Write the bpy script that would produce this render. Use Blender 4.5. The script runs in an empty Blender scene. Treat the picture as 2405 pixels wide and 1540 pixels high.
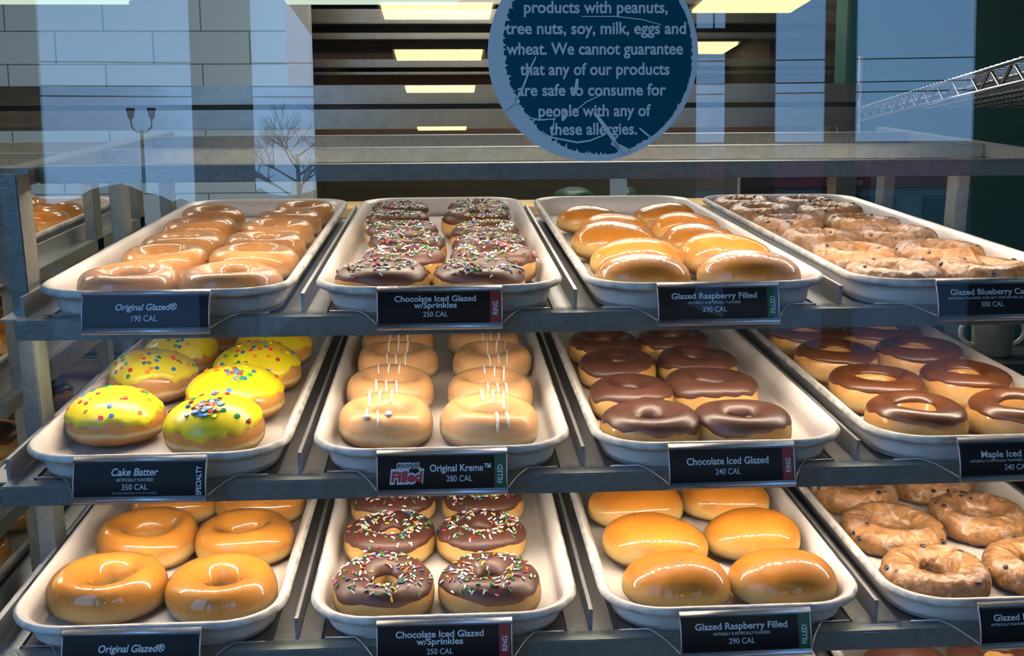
import bpy, bmesh, math, random
from math import sin, cos, pi, radians
from mathutils import Vector, Matrix, noise
random.seed(7)
S = bpy.context.scene
COL = S.collection
ZC = 1.42                                   # eye height above the shop floor

# ------------------------------------------------------------------ camera
P_, Y_, R_ = 0.14531, -0.05839, -0.00794
def cam_rows():
    cp, sp, cy, sy, cr, sr = cos(P_), sin(P_), cos(Y_), sin(Y_), cos(R_), sin(R_)
    B = Matrix(((1,0,0),(0,0,-1),(0,1,0)))
    Yw = Matrix(((cy,sy,0),(-sy,cy,0),(0,0,1)))
    Pm = Matrix(((1,0,0),(0,cp,-sp),(0,sp,cp)))
    Ro = Matrix(((cr,-sr,0),(sr,cr,0),(0,0,1)))
    return Ro @ Pm @ B @ Yw
MR = cam_rows()
cd = bpy.data.cameras.new('camera'); cam = bpy.data.objects.new('camera', cd); COL.objects.link(cam)
cd.sensor_fit = 'HORIZONTAL'; cd.sensor_width = 36; cd.lens = 2609.26/2405*36
cd.clip_start = 0.01; cd.clip_end = 300
rt, dn, fw = Vector(MR[0]), Vector(MR[1]), Vector(MR[2])
m3 = Matrix((rt, -dn, -fw)).transposed()
cam.matrix_world = Matrix.Translation((0,0,ZC)) @ m3.to_4x4()
S.camera = cam

# ------------------------------------------------------------------ exposure, world, room lamps
S.view_settings.view_transform = 'Standard'; S.view_settings.look = 'None'
S.view_settings.gamma = 1; S.view_settings.use_curve_mapping = False
S.view_settings.exposure = 0.0
cy_ = S.cycles
cy_.max_bounces = 7; cy_.diffuse_bounces = 3; cy_.glossy_bounces = 4; cy_.transmission_bounces = 4; cy_.transparent_max_bounces = 10
cy_.sample_clamp_indirect = 6; cy_.caustics_reflective = False; cy_.caustics_refractive = False
SKY_HORIZON, SKY_TOP, SKY_STRENGTH = (0.32,0.60,1.0,1), (0.16,0.44,1.0,1), 3.5
LED_L = 200.0                                 # shelf light strips
LOBBY_L, KITCHEN_L = 14.0, 9.0                # lobby ceiling lamps, added kitchen fill
w = bpy.data.worlds.new('evening_sky'); S.world = w; w.use_nodes = True
nt = w.node_tree; nt.nodes.clear()
tc = nt.nodes.new('ShaderNodeTexCoord'); sx = nt.nodes.new('ShaderNodeSeparateXYZ'); rp = nt.nodes.new('ShaderNodeValToRGB')
bg = nt.nodes.new('ShaderNodeBackground'); wo = nt.nodes.new('ShaderNodeOutputWorld')
rp.color_ramp.elements[0].color = SKY_HORIZON; rp.color_ramp.elements[1].color = SKY_TOP; rp.color_ramp.elements[1].position = .6
nt.links.new(tc.outputs['Generated'], sx.inputs[0]); nt.links.new(sx.outputs['Z'], rp.inputs[0])
nt.links.new(rp.outputs[0], bg.inputs['Color']); nt.links.new(bg.outputs[0], wo.inputs[0]); bg.inputs['Strength'].default_value = SKY_STRENGTH

# ------------------------------------------------------------------ materials
MATS = {}
def mat(name, col, rough=.5, metal=0, coat=0, coat_rough=.08, bump=0, bscale=200, var=0, vscale=20, emit=None, spec=.5, sheen=0):
    m = bpy.data.materials.new(name); m.use_nodes = True; n = m.node_tree.nodes; l = m.node_tree.links
    b = n['Principled BSDF']; b.inputs['Base Color'].default_value = (*col,1); b.inputs['Roughness'].default_value = rough
    b.inputs['Metallic'].default_value = metal; b.inputs['Coat Weight'].default_value = coat; b.inputs['Coat Roughness'].default_value = coat_rough
    b.inputs['Specular IOR Level'].default_value = spec
    t = n.new('ShaderNodeTexCoord')
    if var:
        nz = n.new('ShaderNodeTexNoise'); nz.inputs['Scale'].default_value = vscale; nz.inputs['Detail'].default_value = 4
        r = n.new('ShaderNodeValToRGB'); r.color_ramp.elements[0].position = .3; r.color_ramp.elements[1].position = .72
        r.color_ramp.elements[0].color = tuple(c*(1-var) for c in col)+(1,); r.color_ramp.elements[1].color = tuple(min(1,c*(1+var*.6)) for c in col)+(1,)
        l.new(t.outputs['Object'], nz.inputs['Vector']); l.new(nz.outputs['Fac'], r.inputs[0]); l.new(r.outputs[0], b.inputs['Base Color'])
    if bump:
        nz = n.new('ShaderNodeTexNoise'); nz.inputs['Scale'].default_value = bscale; nz.inputs['Detail'].default_value = 3
        bp = n.new('ShaderNodeBump'); bp.inputs['Strength'].default_value = bump; bp.inputs['Distance'].default_value = .001
        l.new(t.outputs['Object'], nz.inputs['Vector']); l.new(nz.outputs['Fac'], bp.inputs['Height']); l.new(bp.outputs[0], b.inputs['Normal'])
    if emit:
        b.inputs['Emission Color'].default_value = (*emit[0],1); b.inputs['Emission Strength'].default_value = emit[1]
    MATS[name] = m
    return m
def dough(name, stops, h, rough=.22, coat=.6, coat_rough=.1, mott=.25, mscale=45, bump=.15, bscale=120, spots=None, streak=None):
    """baked dough: colour runs up the side (fried base, pale proof line, golden top); optional dark fruit spots and white glaze streaks"""
    m = bpy.data.materials.new(name); m.use_nodes = True; n = m.node_tree.nodes; l = m.node_tree.links
    b = n['Principled BSDF']; b.inputs['Roughness'].default_value = rough; b.inputs['Coat Weight'].default_value = coat; b.inputs['Coat Roughness'].default_value = coat_rough; b.inputs['Specular IOR Level'].default_value = .25
    t = n.new('ShaderNodeTexCoord'); s = n.new('ShaderNodeSeparateXYZ'); l.new(t.outputs['Object'], s.inputs[0])
    nz = n.new('ShaderNodeTexNoise'); nz.inputs['Scale'].default_value = 28; nz.inputs['Detail'].default_value = 3; l.new(t.outputs['Object'], nz.inputs['Vector'])
    a = n.new('ShaderNodeMath'); a.operation = 'MULTIPLY_ADD'; a.inputs[1].default_value = .012; a.inputs[2].default_value = -.006; l.new(nz.outputs['Fac'], a.inputs[0])
    a2 = n.new('ShaderNodeMath'); a2.operation = 'ADD'; l.new(s.outputs['Z'], a2.inputs[0]); l.new(a.outputs[0], a2.inputs[1])
    a3 = n.new('ShaderNodeMath'); a3.operation = 'DIVIDE'; a3.inputs[1].default_value = h; l.new(a2.outputs[0], a3.inputs[0])
    r = n.new('ShaderNodeValToRGB'); e = r.color_ramp.elements
    while len(e) < len(stops): e.new(.5)
    for i,(p,c) in enumerate(stops): e[i].position = p; e[i].color = (*c,1)
    l.new(a3.outputs[0], r.inputs[0]); out = r.outputs[0]
    nm = n.new('ShaderNodeTexNoise'); nm.inputs['Scale'].default_value = mscale; nm.inputs['Detail'].default_value = 5; l.new(t.outputs['Object'], nm.inputs['Vector'])
    mr = n.new('ShaderNodeMapRange'); mr.inputs['From Min'].default_value = .3; mr.inputs['From Max'].default_value = .7; mr.inputs['To Min'].default_value = 1-mott; mr.inputs['To Max'].default_value = 1+mott*.35
    l.new(nm.outputs['Fac'], mr.inputs[0])
    mx = n.new('ShaderNodeMix'); mx.data_type = 'RGBA'; mx.blend_type = 'MULTIPLY'; mx.inputs['Factor'].default_value = 1
    l.new(out, mx.inputs['A']); l.new(mr.outputs[0], mx.inputs['B']); out = mx.outputs['Result']
    if streak:
        ns = n.new('ShaderNodeTexNoise'); ns.inputs['Scale'].default_value = streak[1]; ns.inputs['Detail'].default_value = 2; ns.inputs['Distortion'].default_value = 1.2
        l.new(t.outputs['Object'], ns.inputs['Vector'])
        rr = n.new('ShaderNodeValToRGB'); rr.color_ramp.elements[0].position = .53; rr.color_ramp.elements[1].position = .68
        rr.color_ramp.elements[0].color = (0,0,0,1); rr.color_ramp.elements[1].color = (streak[2],)*3+(1,)
        l.new(ns.outputs['Fac'], rr.inputs[0])
        m2 = n.new('ShaderNodeMix'); m2.data_type = 'RGBA'; l.new(rr.outputs[0], m2.inputs['Factor']); l.new(out, m2.inputs['A']); m2.inputs['B'].default_value = (*streak[0],1); out = m2.outputs['Result']
    if spots:
        v = n.new('ShaderNodeTexVoronoi'); v.inputs['Scale'].default_value = spots[1]; l.new(t.outputs['Object'], v.inputs['Vector'])
        rr = n.new('ShaderNodeValToRGB'); rr.color_ramp.elements[0].position = .06; rr.color_ramp.elements[1].position = .15
        rr.color_ramp.elements[0].color = (1,1,1,1); rr.color_ramp.elements[1].color = (0,0,0,1); l.new(v.outputs['Distance'], rr.inputs[0])
        m3_ = n.new('ShaderNodeMix'); m3_.data_type = 'RGBA'; l.new(rr.outputs[0], m3_.inputs['Factor']); l.new(out, m3_.inputs['A']); m3_.inputs['B'].default_value = (*spots[0],1); out = m3_.outputs['Result']
    l.new(out, b.inputs['Base Color'])
    nb = n.new('ShaderNodeTexNoise'); nb.inputs['Scale'].default_value = bscale; nb.inputs['Detail'].default_value = 4; l.new(t.outputs['Object'], nb.inputs['Vector'])
    bp = n.new('ShaderNodeBump'); bp.inputs['Strength'].default_value = bump; bp.inputs['Distance'].default_value = .002
    l.new(nb.outputs['Fac'], bp.inputs['Height']); l.new(bp.outputs[0], b.inputs['Normal']); l.new(bp.outputs[0], b.inputs['Coat Normal'])
    MATS[name] = m
    return m
def glassy(name, tint=(1,1,1), f0=.045):
    m = bpy.data.materials.new(name); m.use_nodes = True; n = m.node_tree.nodes; l = m.node_tree.links; n.clear()
    o = n.new('ShaderNodeOutputMaterial'); mx = n.new('ShaderNodeMixShader'); t = n.new('ShaderNodeBsdfTransparent'); g = n.new('ShaderNodeBsdfGlossy')
    g.inputs['Roughness'].default_value = 0.0; t.inputs['Color'].default_value = (*tint,1)
    lw = n.new('ShaderNodeLayerWeight'); lw.inputs['Blend'].default_value = .5
    p = n.new('ShaderNodeMath'); p.operation = 'POWER'; p.inputs[1].default_value = 5; l.new(lw.outputs['Facing'], p.inputs[0])
    a = n.new('ShaderNodeMath'); a.operation = 'MULTIPLY_ADD'; a.inputs[1].default_value = 1-f0; a.inputs[2].default_value = f0; l.new(p.outputs[0], a.inputs[0])
    l.new(a.outputs[0], mx.inputs[0]); l.new(t.outputs[0], mx.inputs[1]); l.new(g.outputs[0], mx.inputs[2]); l.new(mx.outputs[0], o.inputs[0])
    MATS[name] = m
    return m
def emitter(name, col, strength):
    m = bpy.data.materials.new(name); m.use_nodes = True; n = m.node_tree.nodes; l = m.node_tree.links; n.clear()
    o = n.new('ShaderNodeOutputMaterial'); e = n.new('ShaderNodeEmission'); e.inputs[0].default_value = (*col,1); e.inputs[1].default_value = strength
    l.new(e.outputs[0], o.inputs[0]); MATS[name] = m
    return m
def tiles(name, col, grout, bw, rh, mortar, off, rough=.15):
    m = bpy.data.materials.new(name); m.use_nodes = True; n = m.node_tree.nodes; l = m.node_tree.links; b = n['Principled BSDF']; b.inputs['Roughness'].default_value = rough
    t = n.new('ShaderNodeTexCoord'); s = n.new('ShaderNodeSeparateXYZ'); c = n.new('ShaderNodeCombineXYZ'); l.new(t.outputs['Object'], s.inputs[0])
    ax = n.new('ShaderNodeMath'); ax.inputs[1].default_value = off[0]; ay = n.new('ShaderNodeMath'); ay.inputs[1].default_value = off[1]
    l.new(s.outputs['X'], ax.inputs[0]); l.new(s.outputs['Z'], ay.inputs[0]); l.new(ax.outputs[0], c.inputs['X']); l.new(ay.outputs[0], c.inputs['Y'])
    k = n.new('ShaderNodeTexBrick'); k.offset = .5; k.inputs['Scale'].default_value = 1; k.inputs['Brick Width'].default_value = bw; k.inputs['Row Height'].default_value = rh
    k.inputs['Mortar Size'].default_value = mortar; k.inputs['Mortar Smooth'].default_value = .1; k.inputs['Color1'].default_value = (*col,1); k.inputs['Color2'].default_value = (*[x*.94 for x in col],1); k.inputs['Mortar'].default_value = (*grout,1)
    l.new(c.outputs[0], k.inputs['Vector']); l.new(k.outputs['Color'], b.inputs['Base Color']); MATS[name] = m
    return m
HAMMER = mat('hammertone_steel', (.25,.285,.275), .36, .55, bump=.35, bscale=420, var=.15, vscale=120)
DECK = mat('dark_sheet_steel', (.10,.105,.11), .42, .6, var=.2, vscale=30)
ALU = mat('brushed_aluminium', (.46,.46,.46), .36, .65, bump=.08, bscale=300)
STEEL = mat('stainless_steel', (.42,.40,.36), .28, 1.0, bump=.12, bscale=90, var=.12, vscale=40)
CHROME = mat('chrome_wire', (.62,.64,.66), .18, 1.0)
TRAY = mat('tray_fibreglass', (.76,.70,.645), .33, coat=.25, coat_rough=.2, var=.05, vscale=60)
WORN = mat('tray_rim_worn', (.58,.56,.50), .5, var=.5, vscale=60)
CARD = mat('black_card', (.004,.005,.007), .35, spec=.16)
WHITE = mat('white_print', (.72,.74,.76), .5)
GREY = mat('grey_print', (.30,.32,.34), .5)
RED = mat('red_print', (.30,.012,.02), .4)
GREEN = mat('green_print', (.004,.085,.035), .4)
CLEAR = glassy('clear_plastic', (.97,.98,.98))
LED = emitter('led_warm', (1.0,.83,.64), LED_L)
LEDDIM = emitter('led_warm_dim', (1.0,.83,.64), LED_L*.3)
GL = (.58,.245,.042); GLT = (.55,.22,.032)
GLAZED = dough('glazed_dough', rough=.32, coat=1.0, coat_rough=.045, bump=.09, bscale=80, h=.034, mott=.16, stops=[(0,(.40,.17,.035)),(.16,(.55,.27,.07)),(.28,(.84,.60,.25)),(.44,(.76,.46,.14)),(.60,GL),(1,GLT)])
PALE = dough('pale_glazed_dough', [(0,(.40,.19,.05)),(.16,(.52,.28,.09)),(.30,(.74,.52,.24)),(.42,(.66,.39,.15)),(.60,(.52,.245,.075)),(1,(.50,.235,.08))], .031, rough=.42, coat=.6, coat_rough=.06, mott=.16, bump=.12, bscale=80)
PLAIN = dough('plain_dough', [(0,(.40,.17,.035)),(.18,(.58,.29,.08)),(.34,(.80,.55,.24)),(.5,(.74,.45,.15)),(.75,(.60,.28,.07)),(1,(.58,.27,.07))], .036, coat=.35, mott=.2)
FILLM = dough('filled_dough', [(0,(.42,.17,.03)),(.16,(.56,.27,.06)),(.28,(.86,.62,.26)),(.42,(.78,.47,.14)),(.62,(.58,.22,.024)),(1,(.53,.185,.018))], .0435, rough=.42, coat=.7, coat_rough=.05, mott=.22, mscale=35, bump=.16, bscale=80)
BUN = dough('bun_dough', [(0,(.42,.15,.02)),(.20,(.55,.23,.04)),(.27,(.70,.38,.10)),(.33,(.88,.68,.34)),(.39,(.62,.29,.06)),(1,(.55,.23,.05))], .056, coat=.4, mott=.2)
KREME = dough('dull_glazed_dough', [(0,(.50,.24,.06)),(.18,(.66,.40,.16)),(.32,(.84,.64,.36)),(.45,(.72,.42,.19)),(1,(.66,.34,.14))], .040, rough=.3, coat=.3, coat_rough=.2, mott=.16)
BLUE = dough('blueberry_cake', [(0,(.32,.14,.04)),(.35,(.42,.21,.07)),(.8,(.42,.205,.075)),(1,(.42,.21,.085))], .028, rough=.35, coat=.5, coat_rough=.13, mott=.45, mscale=90, bump=.9, bscale=190, spots=((.03,.018,.04),33), streak=((.66,.52,.42),60,.55))
CHOC = mat('chocolate_icing', (.095,.036,.022), .38, coat=.12, coat_rough=.2, bump=.1, bscale=90, var=.12, vscale=40)
CHOCM = mat('matte_chocolate_icing', (.092,.033,.020), .45, coat=.05, bump=.15, bscale=110, var=.15, vscale=40)
MAPLE = mat('caramel_brown_icing', (.115,.036,.010), .34, coat=.2, coat_rough=.16, bump=.08, bscale=90, var=.2, vscale=35)
YELLOW = mat('yellow_icing', (.80,.66,.012), .34, coat=.25, coat_rough=.2, bump=.25, bscale=120, var=.1, vscale=40)
CREAM = mat('white_icing', (.86,.82,.74), .4)
SPR = [mat('sprinkle_'+n, c, .35) for n,c in (('white',(.86,.83,.76)),('green',(.06,.28,.07)),('pink',(.75,.13,.27)),('orange',(.80,.22,.02)),('yellow',(.85,.62,.03)),('blue',(.02,.12,.48)),('purple',(.27,.08,.27)),('red',(.50,.04,.03)))]
SPRW = [46,24,8,5,4,5,5,4]
CON = [mat('confetti_'+n, c, .35) for n,c in (('blue',(.02,.16,.52)),('green',(.02,.30,.07)),('red',(.66,.05,.03)),('orange',(.86,.26,.02)),('yellow',(.88,.72,.02)))]
BERRY = mat('blueberry_skin', (.012,.009,.028), .3, coat=.3)

# ------------------------------------------------------------------ helpers
def obj(name, verts, faces, m, parent=None, smooth=False, loc=None):
    me = bpy.data.meshes.new(name); me.from_pydata([tuple(v) for v in verts], [], faces); me.update()
    for mm in (m if isinstance(m,(list,tuple)) else [m]): me.materials.append(mm)
    if smooth: me.polygons.foreach_set('use_smooth', [True]*len(me.polygons))
    o = bpy.data.objects.new(name, me); COL.objects.link(o)
    if parent: o.parent = parent
    if loc: o.location = loc
    return o
def link(name, me, parent=None, loc=None):
    o = bpy.data.objects.new(name, me); COL.objects.link(o)
    if parent: o.parent = parent
    if loc: o.location = loc
    return o
def empty(name, loc): 
    o = bpy.data.objects.new(name, None); COL.objects.link(o); o.location = loc; o.empty_display_size = .05
    return o
def tag(o, label, cat, group=None):
    o['label'] = label; o['category'] = cat
    if group: o['group'] = group
    return o
def struct(o): o['kind'] = 'structure'; return o
class MB:
    def __init__(s): s.v=[]; s.f=[]; s.mi=[]
    def add(s, v, f, mi=0):
        b=len(s.v); s.v += [Vector(x) for x in v]; s.f += [[i+b for i in q] for q in f]; s.mi += [mi]*len(f); return s
    def box(s, x0,y0,z0,x1,y1,z1, mi=0, M=None):
        v=[Vector(p) for p in ((x0,y0,z0),(x1,y0,z0),(x1,y1,z0),(x0,y1,z0),(x0,y0,z1),(x1,y0,z1),(x1,y1,z1),(x0,y1,z1))]
        if M: v=[M(p) for p in v]
        return s.add(v, [(0,3,2,1),(4,5,6,7),(0,1,5,4),(1,2,6,5),(2,3,7,6),(3,0,4,7)], mi)
    def tube(s, pts, r, n=8, mi=0, cap=True):
        pts=[Vector(p) for p in pts]; rs=r if isinstance(r,(list,tuple)) else [r]*len(pts); rings=[]
        up=Vector((0,0,1)); t0=(pts[1]-pts[0]).normalized()
        if abs(t0.dot(up))>.95: up=Vector((1,0,0))
        nrm=(up-t0*up.dot(t0)).normalized()
        for i,p in enumerate(pts):
            t=((pts[min(i+1,len(pts)-1)]-pts[max(i-1,0)])).normalized(); nrm=(nrm-t*nrm.dot(t)).normalized(); b=t.cross(nrm)
            rings.append([p+(nrm*cos(2*pi*k/n)+b*sin(2*pi*k/n))*rs[i] for k in range(n)])
        v=[q for rg in rings for q in rg]; f=[]
        for i in range(len(pts)-1):
            for k in range(n): f.append((i*n+k,i*n+(k+1)%n,(i+1)*n+(k+1)%n,(i+1)*n+k))
        if cap: f.append(tuple(range(n))[::-1]); f.append(tuple((len(pts)-1)*n+k for k in range(n)))
        return s.add(v,f,mi)
    def lathe(s, prof, n=24, c=(0,0,0), mi=0):
        v=[]; f=[]; L=len(prof)
        for k in range(n):
            a=2*pi*k/n
            for r,z in prof: v.append((c[0]+r*cos(a),c[1]+r*sin(a),c[2]+z))
        for k in range(n):
            for j in range(L-1):
                f.append((k*L+j,((k+1)%n)*L+j,((k+1)%n)*L+j+1,k*L+j+1))
        return s.add(v,f,mi)
    def mesh(s, name, mats, smooth=False, bevel=0):
        me=bpy.data.meshes.new(name); me.from_pydata([tuple(v) for v in s.v],[],s.f); me.update()
        for m in (mats if isinstance(mats,(list,tuple)) else [mats]): me.materials.append(m)
        me.polygons.foreach_set('material_index', s.mi)
        if bevel:
            bm=bmesh.new(); bm.from_mesh(me); bmesh.ops.bevel(bm, geom=bm.edges[:], offset=bevel, segments=2, affect='EDGES', clamp_overlap=True); bm.to_mesh(me); bm.free()
        if smooth: me.polygons.foreach_set('use_smooth',[True]*len(me.polygons))
        return me
    def build(s, name, mats, parent=None, smooth=False, bevel=0, loc=None):
        return link(name, s.mesh(name,mats,smooth,bevel), parent, loc)

# ------------------------------------------------------------------ shelf frame of reference
TAU = 0.08911; CT, ST = cos(TAU), sin(TAU)
ROWS = [(1.0149,-0.11366),(0.95672,-0.24773),(0.90066,-0.37631),(0.84461,-0.50488)]
DIVX = [-.3816,-.1316,.1184,.3684,.6184]
TCX = [-.2566,-.0066,.2434,.4934]
FLOOR_W = -.0165                                  # tray floor below the divider top
def at(i, x, u, w):                               # shelf i: x along the rail, u towards the back, w off the shelf
    y0,z0 = ROWS[i]
    return Vector((x, y0+u*CT-w*ST, ZC+z0+u*ST+w*CT))
SHELF = ['top','middle','lower','bottom']

# ------------------------------------------------------------------ setting
TEAL = mat('teal_paint', (.010,.060,.062), .45)
TILE = tiles('white_wall_tile', (.30,.43,.56), (.09,.14,.18), .297, .10, .0022, (1.196,-.04))
BEIGE = mat('beige_paint', (.58,.43,.22), .6, var=.06, vscale=3)
BROWN = mat('brown_panel', (.085,.045,.032), .5, var=.3, vscale=4)
DARKW = mat('dark_lobby_paint', (.05,.042,.038), .7, spec=.2)
CEIL = mat('ceiling_paint', (.42,.40,.37), .8)
FLOORM = mat('dark_floor_tile', (.10,.095,.09), .4, var=.2, vscale=8)
FRAME = mat('grey_mullion', (.065,.058,.05), .6, spec=.2)
ASPH = mat('asphalt', (.06,.06,.065), .9, var=.2, vscale=5)
def slab(name, *b, m): return struct(MB().box(*b).build(name, m))
slab('floor', -4,.6,-.1, 4,6,0, m=FLOORM)
slab('ceiling', -4,.6,2.58, 4,6,2.68, m=CEIL)
slab('floor_lobby', -.8,-13.2,-.1, 1.33,.6,0, m=mat('dark_mat', (.022,.02,.02), .8, var=.2, vscale=8, spec=.15))
slab('ceiling_lobby', -.8,-13.2,2.58, 1.33,.6,2.68, m=CEIL)
slab('wall_back', -4,5.0,0, 4,5.1,2.58, m=BEIGE)
slab('wall_tiled', -4,3.6,0, -.49,3.7,2.58, m=TILE)
slab('wall_kitchen_side', -4.1,.75,0, -4,5,2.58, m=DARKW)
# right teal wall, slightly splayed
def splay(p): return Vector((p.x+(p.y-1.3)*.21, p.y, p.z))
struct(MB().box(1.75,.8,0,1.85,3.5,2.58,M=splay).build('wall_right', TEAL))
struct(MB().box(1.26,3.5,0,4,3.6,2.58).build('wall_right_return', TEAL))
slab('wall_front_left', -4,.60,0, -.78,.68,2.58, m=DARKW)
slab('wall_front_right', 1.0,.60,0, 2.2,.68,2.58, m=DARKW)
# lobby side walls behind the photographer: sill, header, columns; open glazing between them
def window_wall(nm, x, dirx, y_near, y_far, cols, sill, head):
    t = .08*dirx
    mb = MB().box(min(x,x+t),y_far,0,max(x,x+t),y_near,sill).box(min(x,x+t),y_far,head,max(x,x+t),y_near,2.58)
    struct(mb.build(nm, FRAME))
    for a,b in cols: struct(MB().box(min(x,x+t*.3),a,sill,max(x,x+t*.3),b,head).build('trim_1', FRAME))
window_wall('wall_left', -.70, -1, .60, -5.5, [(-2.70,-1.80),(-.52,-.15),(-5.5,-5.44)], .95, 2.5)  # near column widened to block sky glare on the donut fronts
window_wall('wall_lobby_right', 1.23, 1, .62, -4.4, [(-3.40,-2.72),(-2.1,-1.88),(-1.07,.62),(-4.4,-4.34)], .95, 2.5)
slab('wall_lobby_end_left', -.80,-13.2,0, -.70,-5.5,2.58, m=DARKW)
slab('wall_lobby_end_right', 1.23,-13.2,0, 1.33,-4.4,2.58, m=DARKW)
slab('wall_far', -.8,-13.3,0, 1.33,-13.2,2.58, m=BROWN)
slab('ground', -60,-90,-.2, 60,.6,-.12, m=ASPH)
# front pane of the case; it leans back a little
def lean(p): return Vector((p.x, .742+(p.z-ZC)*.0255+p.y, p.z))
pane = struct(MB().box(-1.4,0,.62,1.0,.005,2.4,M=lean).build('window_1', glassy('case_glass',f0=.056)))

# lamps on the lobby ceiling, fill panels added over the kitchen
def troffer(x, y, z, wx, wy, L, nm, label, grp):
    t = tag(empty(nm, (x,y,z)), label, 'ceiling light', grp)
    MB().box(-wx/2-.02,-wy/2-.02,0,wx/2+.02,wy/2+.02,.05).build('lamp_frame', CEIL, t)
    MB().box(-wx/2,-wy/2,-.012,wx/2,wy/2,-.001).build('diffuser', L, t)
LOB = emitter('lobby_lamp', (1.0,.86,.44), LOBBY_L); KIT = emitter('kitchen_fill_lamp', (1.0,.93,.80), KITCHEN_L)
for k,(y,nm) in enumerate(((-4.61,'nearest the case'),(-6.17,'second from the case'),(-8.08,'third from the case'),(-12.0,'furthest from the case'))):
    troffer(-.03, y, 2.52, .58, .42, LOB, 'ceiling_light', 'glowing yellow ceiling light mirrored in the glass, '+nm, 'lobby ceiling lights')
for k,(x,y,nm) in enumerate(((1.02,-2.22,'nearer'),(1.02,-3.15,'further'))):
    troffer(x, y, 2.10, .34, .25, LOB, 'pendant_light', 'yellow hanging light mirrored at the upper right of the glass, '+nm+' one', 'hanging lobby lights')
for o in [o for o in COL.objects if o.name.startswith('pendant_light')]:
    MB().tube([(-.1,0,.05),(-.1,0,.48)],.004).tube([(.1,0,.05),(.1,0,.48)],.004).build('hanger_rod', STEEL, o)
for k,(x,y) in enumerate(((-1.6,2.2),(.3,2.6),(.5,3.5))):
    troffer(x, y, 2.52, 1.2, .6, KIT, 'kitchen_fill_light', 'square ceiling light above the kitchen, '+('by the tiled wall','over the rack','by the back wall')[k], 'kitchen ceiling lights')  # unseen panels added to brighten the tiles, rack and back wall

LIN = emitter('tube_lamp', (.80,1.0,.78), .85)
for x0,x1,lb in ((-.31,.04,'pale green tube light at the top, left of the sticker'),(-.92,-.60,'pale tube light at the top left corner above the tiles')):
    t=tag(empty('tube_light',((x0+x1)/2,2.25,ZC+.327)),lb,'light','tube lights over the case'); h_=(x1-x0)/2
    MB().box(-h_-.01,-.03,.012,h_+.01,.03,.03).box(-h_*.8,-.01,.03,-h_*.8+.01,.01,.825).box(h_*.8,-.01,.03,h_*.8+.01,.01,.825).build('fitting',STEEL,t)
    MB().box(-h_,-.026,-.012,h_,.026,.012).build('tube',LIN,t,bevel=.008)

# ------------------------------------------------------------------ the rack
def build_rack(name, label, ox, oy, led, rows):
    base = Vector((.125+ox, 1.3+oy, .62)); off = Vector((ox,oy,0)) - base
    root = tag(empty(name, base), label, 'rack', 'bakery racks')
    def loc(i): return lambda p: at(i, p.x, p.y, p.z) + off
    XL, XR = -.398, .648
    # posts stand square to the shelves
    def post(x0, x1, yf, dep, top):
        def Mx(p): return Vector((p.x, yf + p.y + (top-p.z)*ST/CT, p.z)) + off
        MB().box(x0,0,.62,x1,dep,top,M=Mx).build('post', HAMMER, root, bevel=.0012)
    ft = ZC-.0045; 
    for x0,x1 in ((XL,XL+.016),(XR-.016,XR)):
        post(x0,x1,1.0245,.034,ft); post(x0,x1,1.345,.03,ft+.028); post(x0,x1,1.575,.03,ft+.049)
    # top frame
    def tf(p): return Vector((p.x, 1.0245+p.y*CT-p.z*ST, ZC-.006+p.y*ST+p.z*CT)) + off
    for x0,x1 in ((XL,XL+.016),(XR-.016,XR)): MB().box(x0,.034,-.012,x1,.60,.004,M=tf).build('side_bar', HAMMER, root, bevel=.001)
    for u in (.052,.262,.485): MB().box(XL+.016,u,-.0125,XR-.016,u+.017,.0035,M=tf).build('cross_bar', HAMMER, root, bevel=.0012)
    def strip(fn, u, w, lamp=led, nm='light_strip'):
        mb = MB(); mb.box(XL+.03,u-.006,w,XR-.03,u+.006,w+.0025,0,fn)
        n=62
        for k in range(n):
            x=XL+.04+(XR-XL-.08)*k/(n-1)
            mb.box(x-.004,u-.0028,w-.0012,x+.004,u+.0028,w-.0001,1,fn)
        mb.build(nm, [ALU,lamp], root)
    strip(tf, .0765, -.0105); strip(tf, .2865, -.0105, LEDDIM)  # dim second strip is added to light the back of the top trays
    for i in rows:
        M = loc(i)
        MB().box(XL+.016,-.021,-.0355,XR-.016,-.003,-.0175,M=M).build('front_rail', HAMMER, root, bevel=.0014)
        MB().box(XL+.016,-.002,-.0235,XR-.016,.665,-.0215,M=M).build('light_stop_deck', DECK, root)  # sheet added to stop light passing between the shelves
        for x0,x1 in ((XL,XL+.016),(XR-.016,XR)): MB().box(x0,.03,-.0355,x1,.60,-.0175,M=M).build('shelf_arm', HAMMER, root, bevel=.001)
        for x in DIVX:
            MB().box(x-.0016,0,-.020,x+.0016,.64,0,M=M).box(x-.020,-.003,-.0212,x+.020,.64,-.0196,M=M).build('divider', ALU, root)
        for x in DIVX[1:4]:                        # clear clip that holds the divider to the rail
            MB().box(x-.019,-.012,-.0172,x+.019,-.001,-.0158,M=M).tube([M(Vector((x-.017,-.012,-.0165))),M(Vector((x+.017,-.012,-.0165)))],.0018).build('clip', CLEAR, root)
        if i < 3: strip(M, .0045, -.0325)
    return root
rack = build_rack('display_rack','grey steel bakery rack holding the trays of donuts behind the glass',0,0,LED,range(4))
rack2 = build_rack('display_rack','grey steel rack standing left of the main rack, mostly cut off',-1.15,.28,LEDDIM,range(4))
struct(MB().box(-1.6,.70,0,1.0,2.2,.62).build('trim_2', DECK))      # plinth of the case

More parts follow.
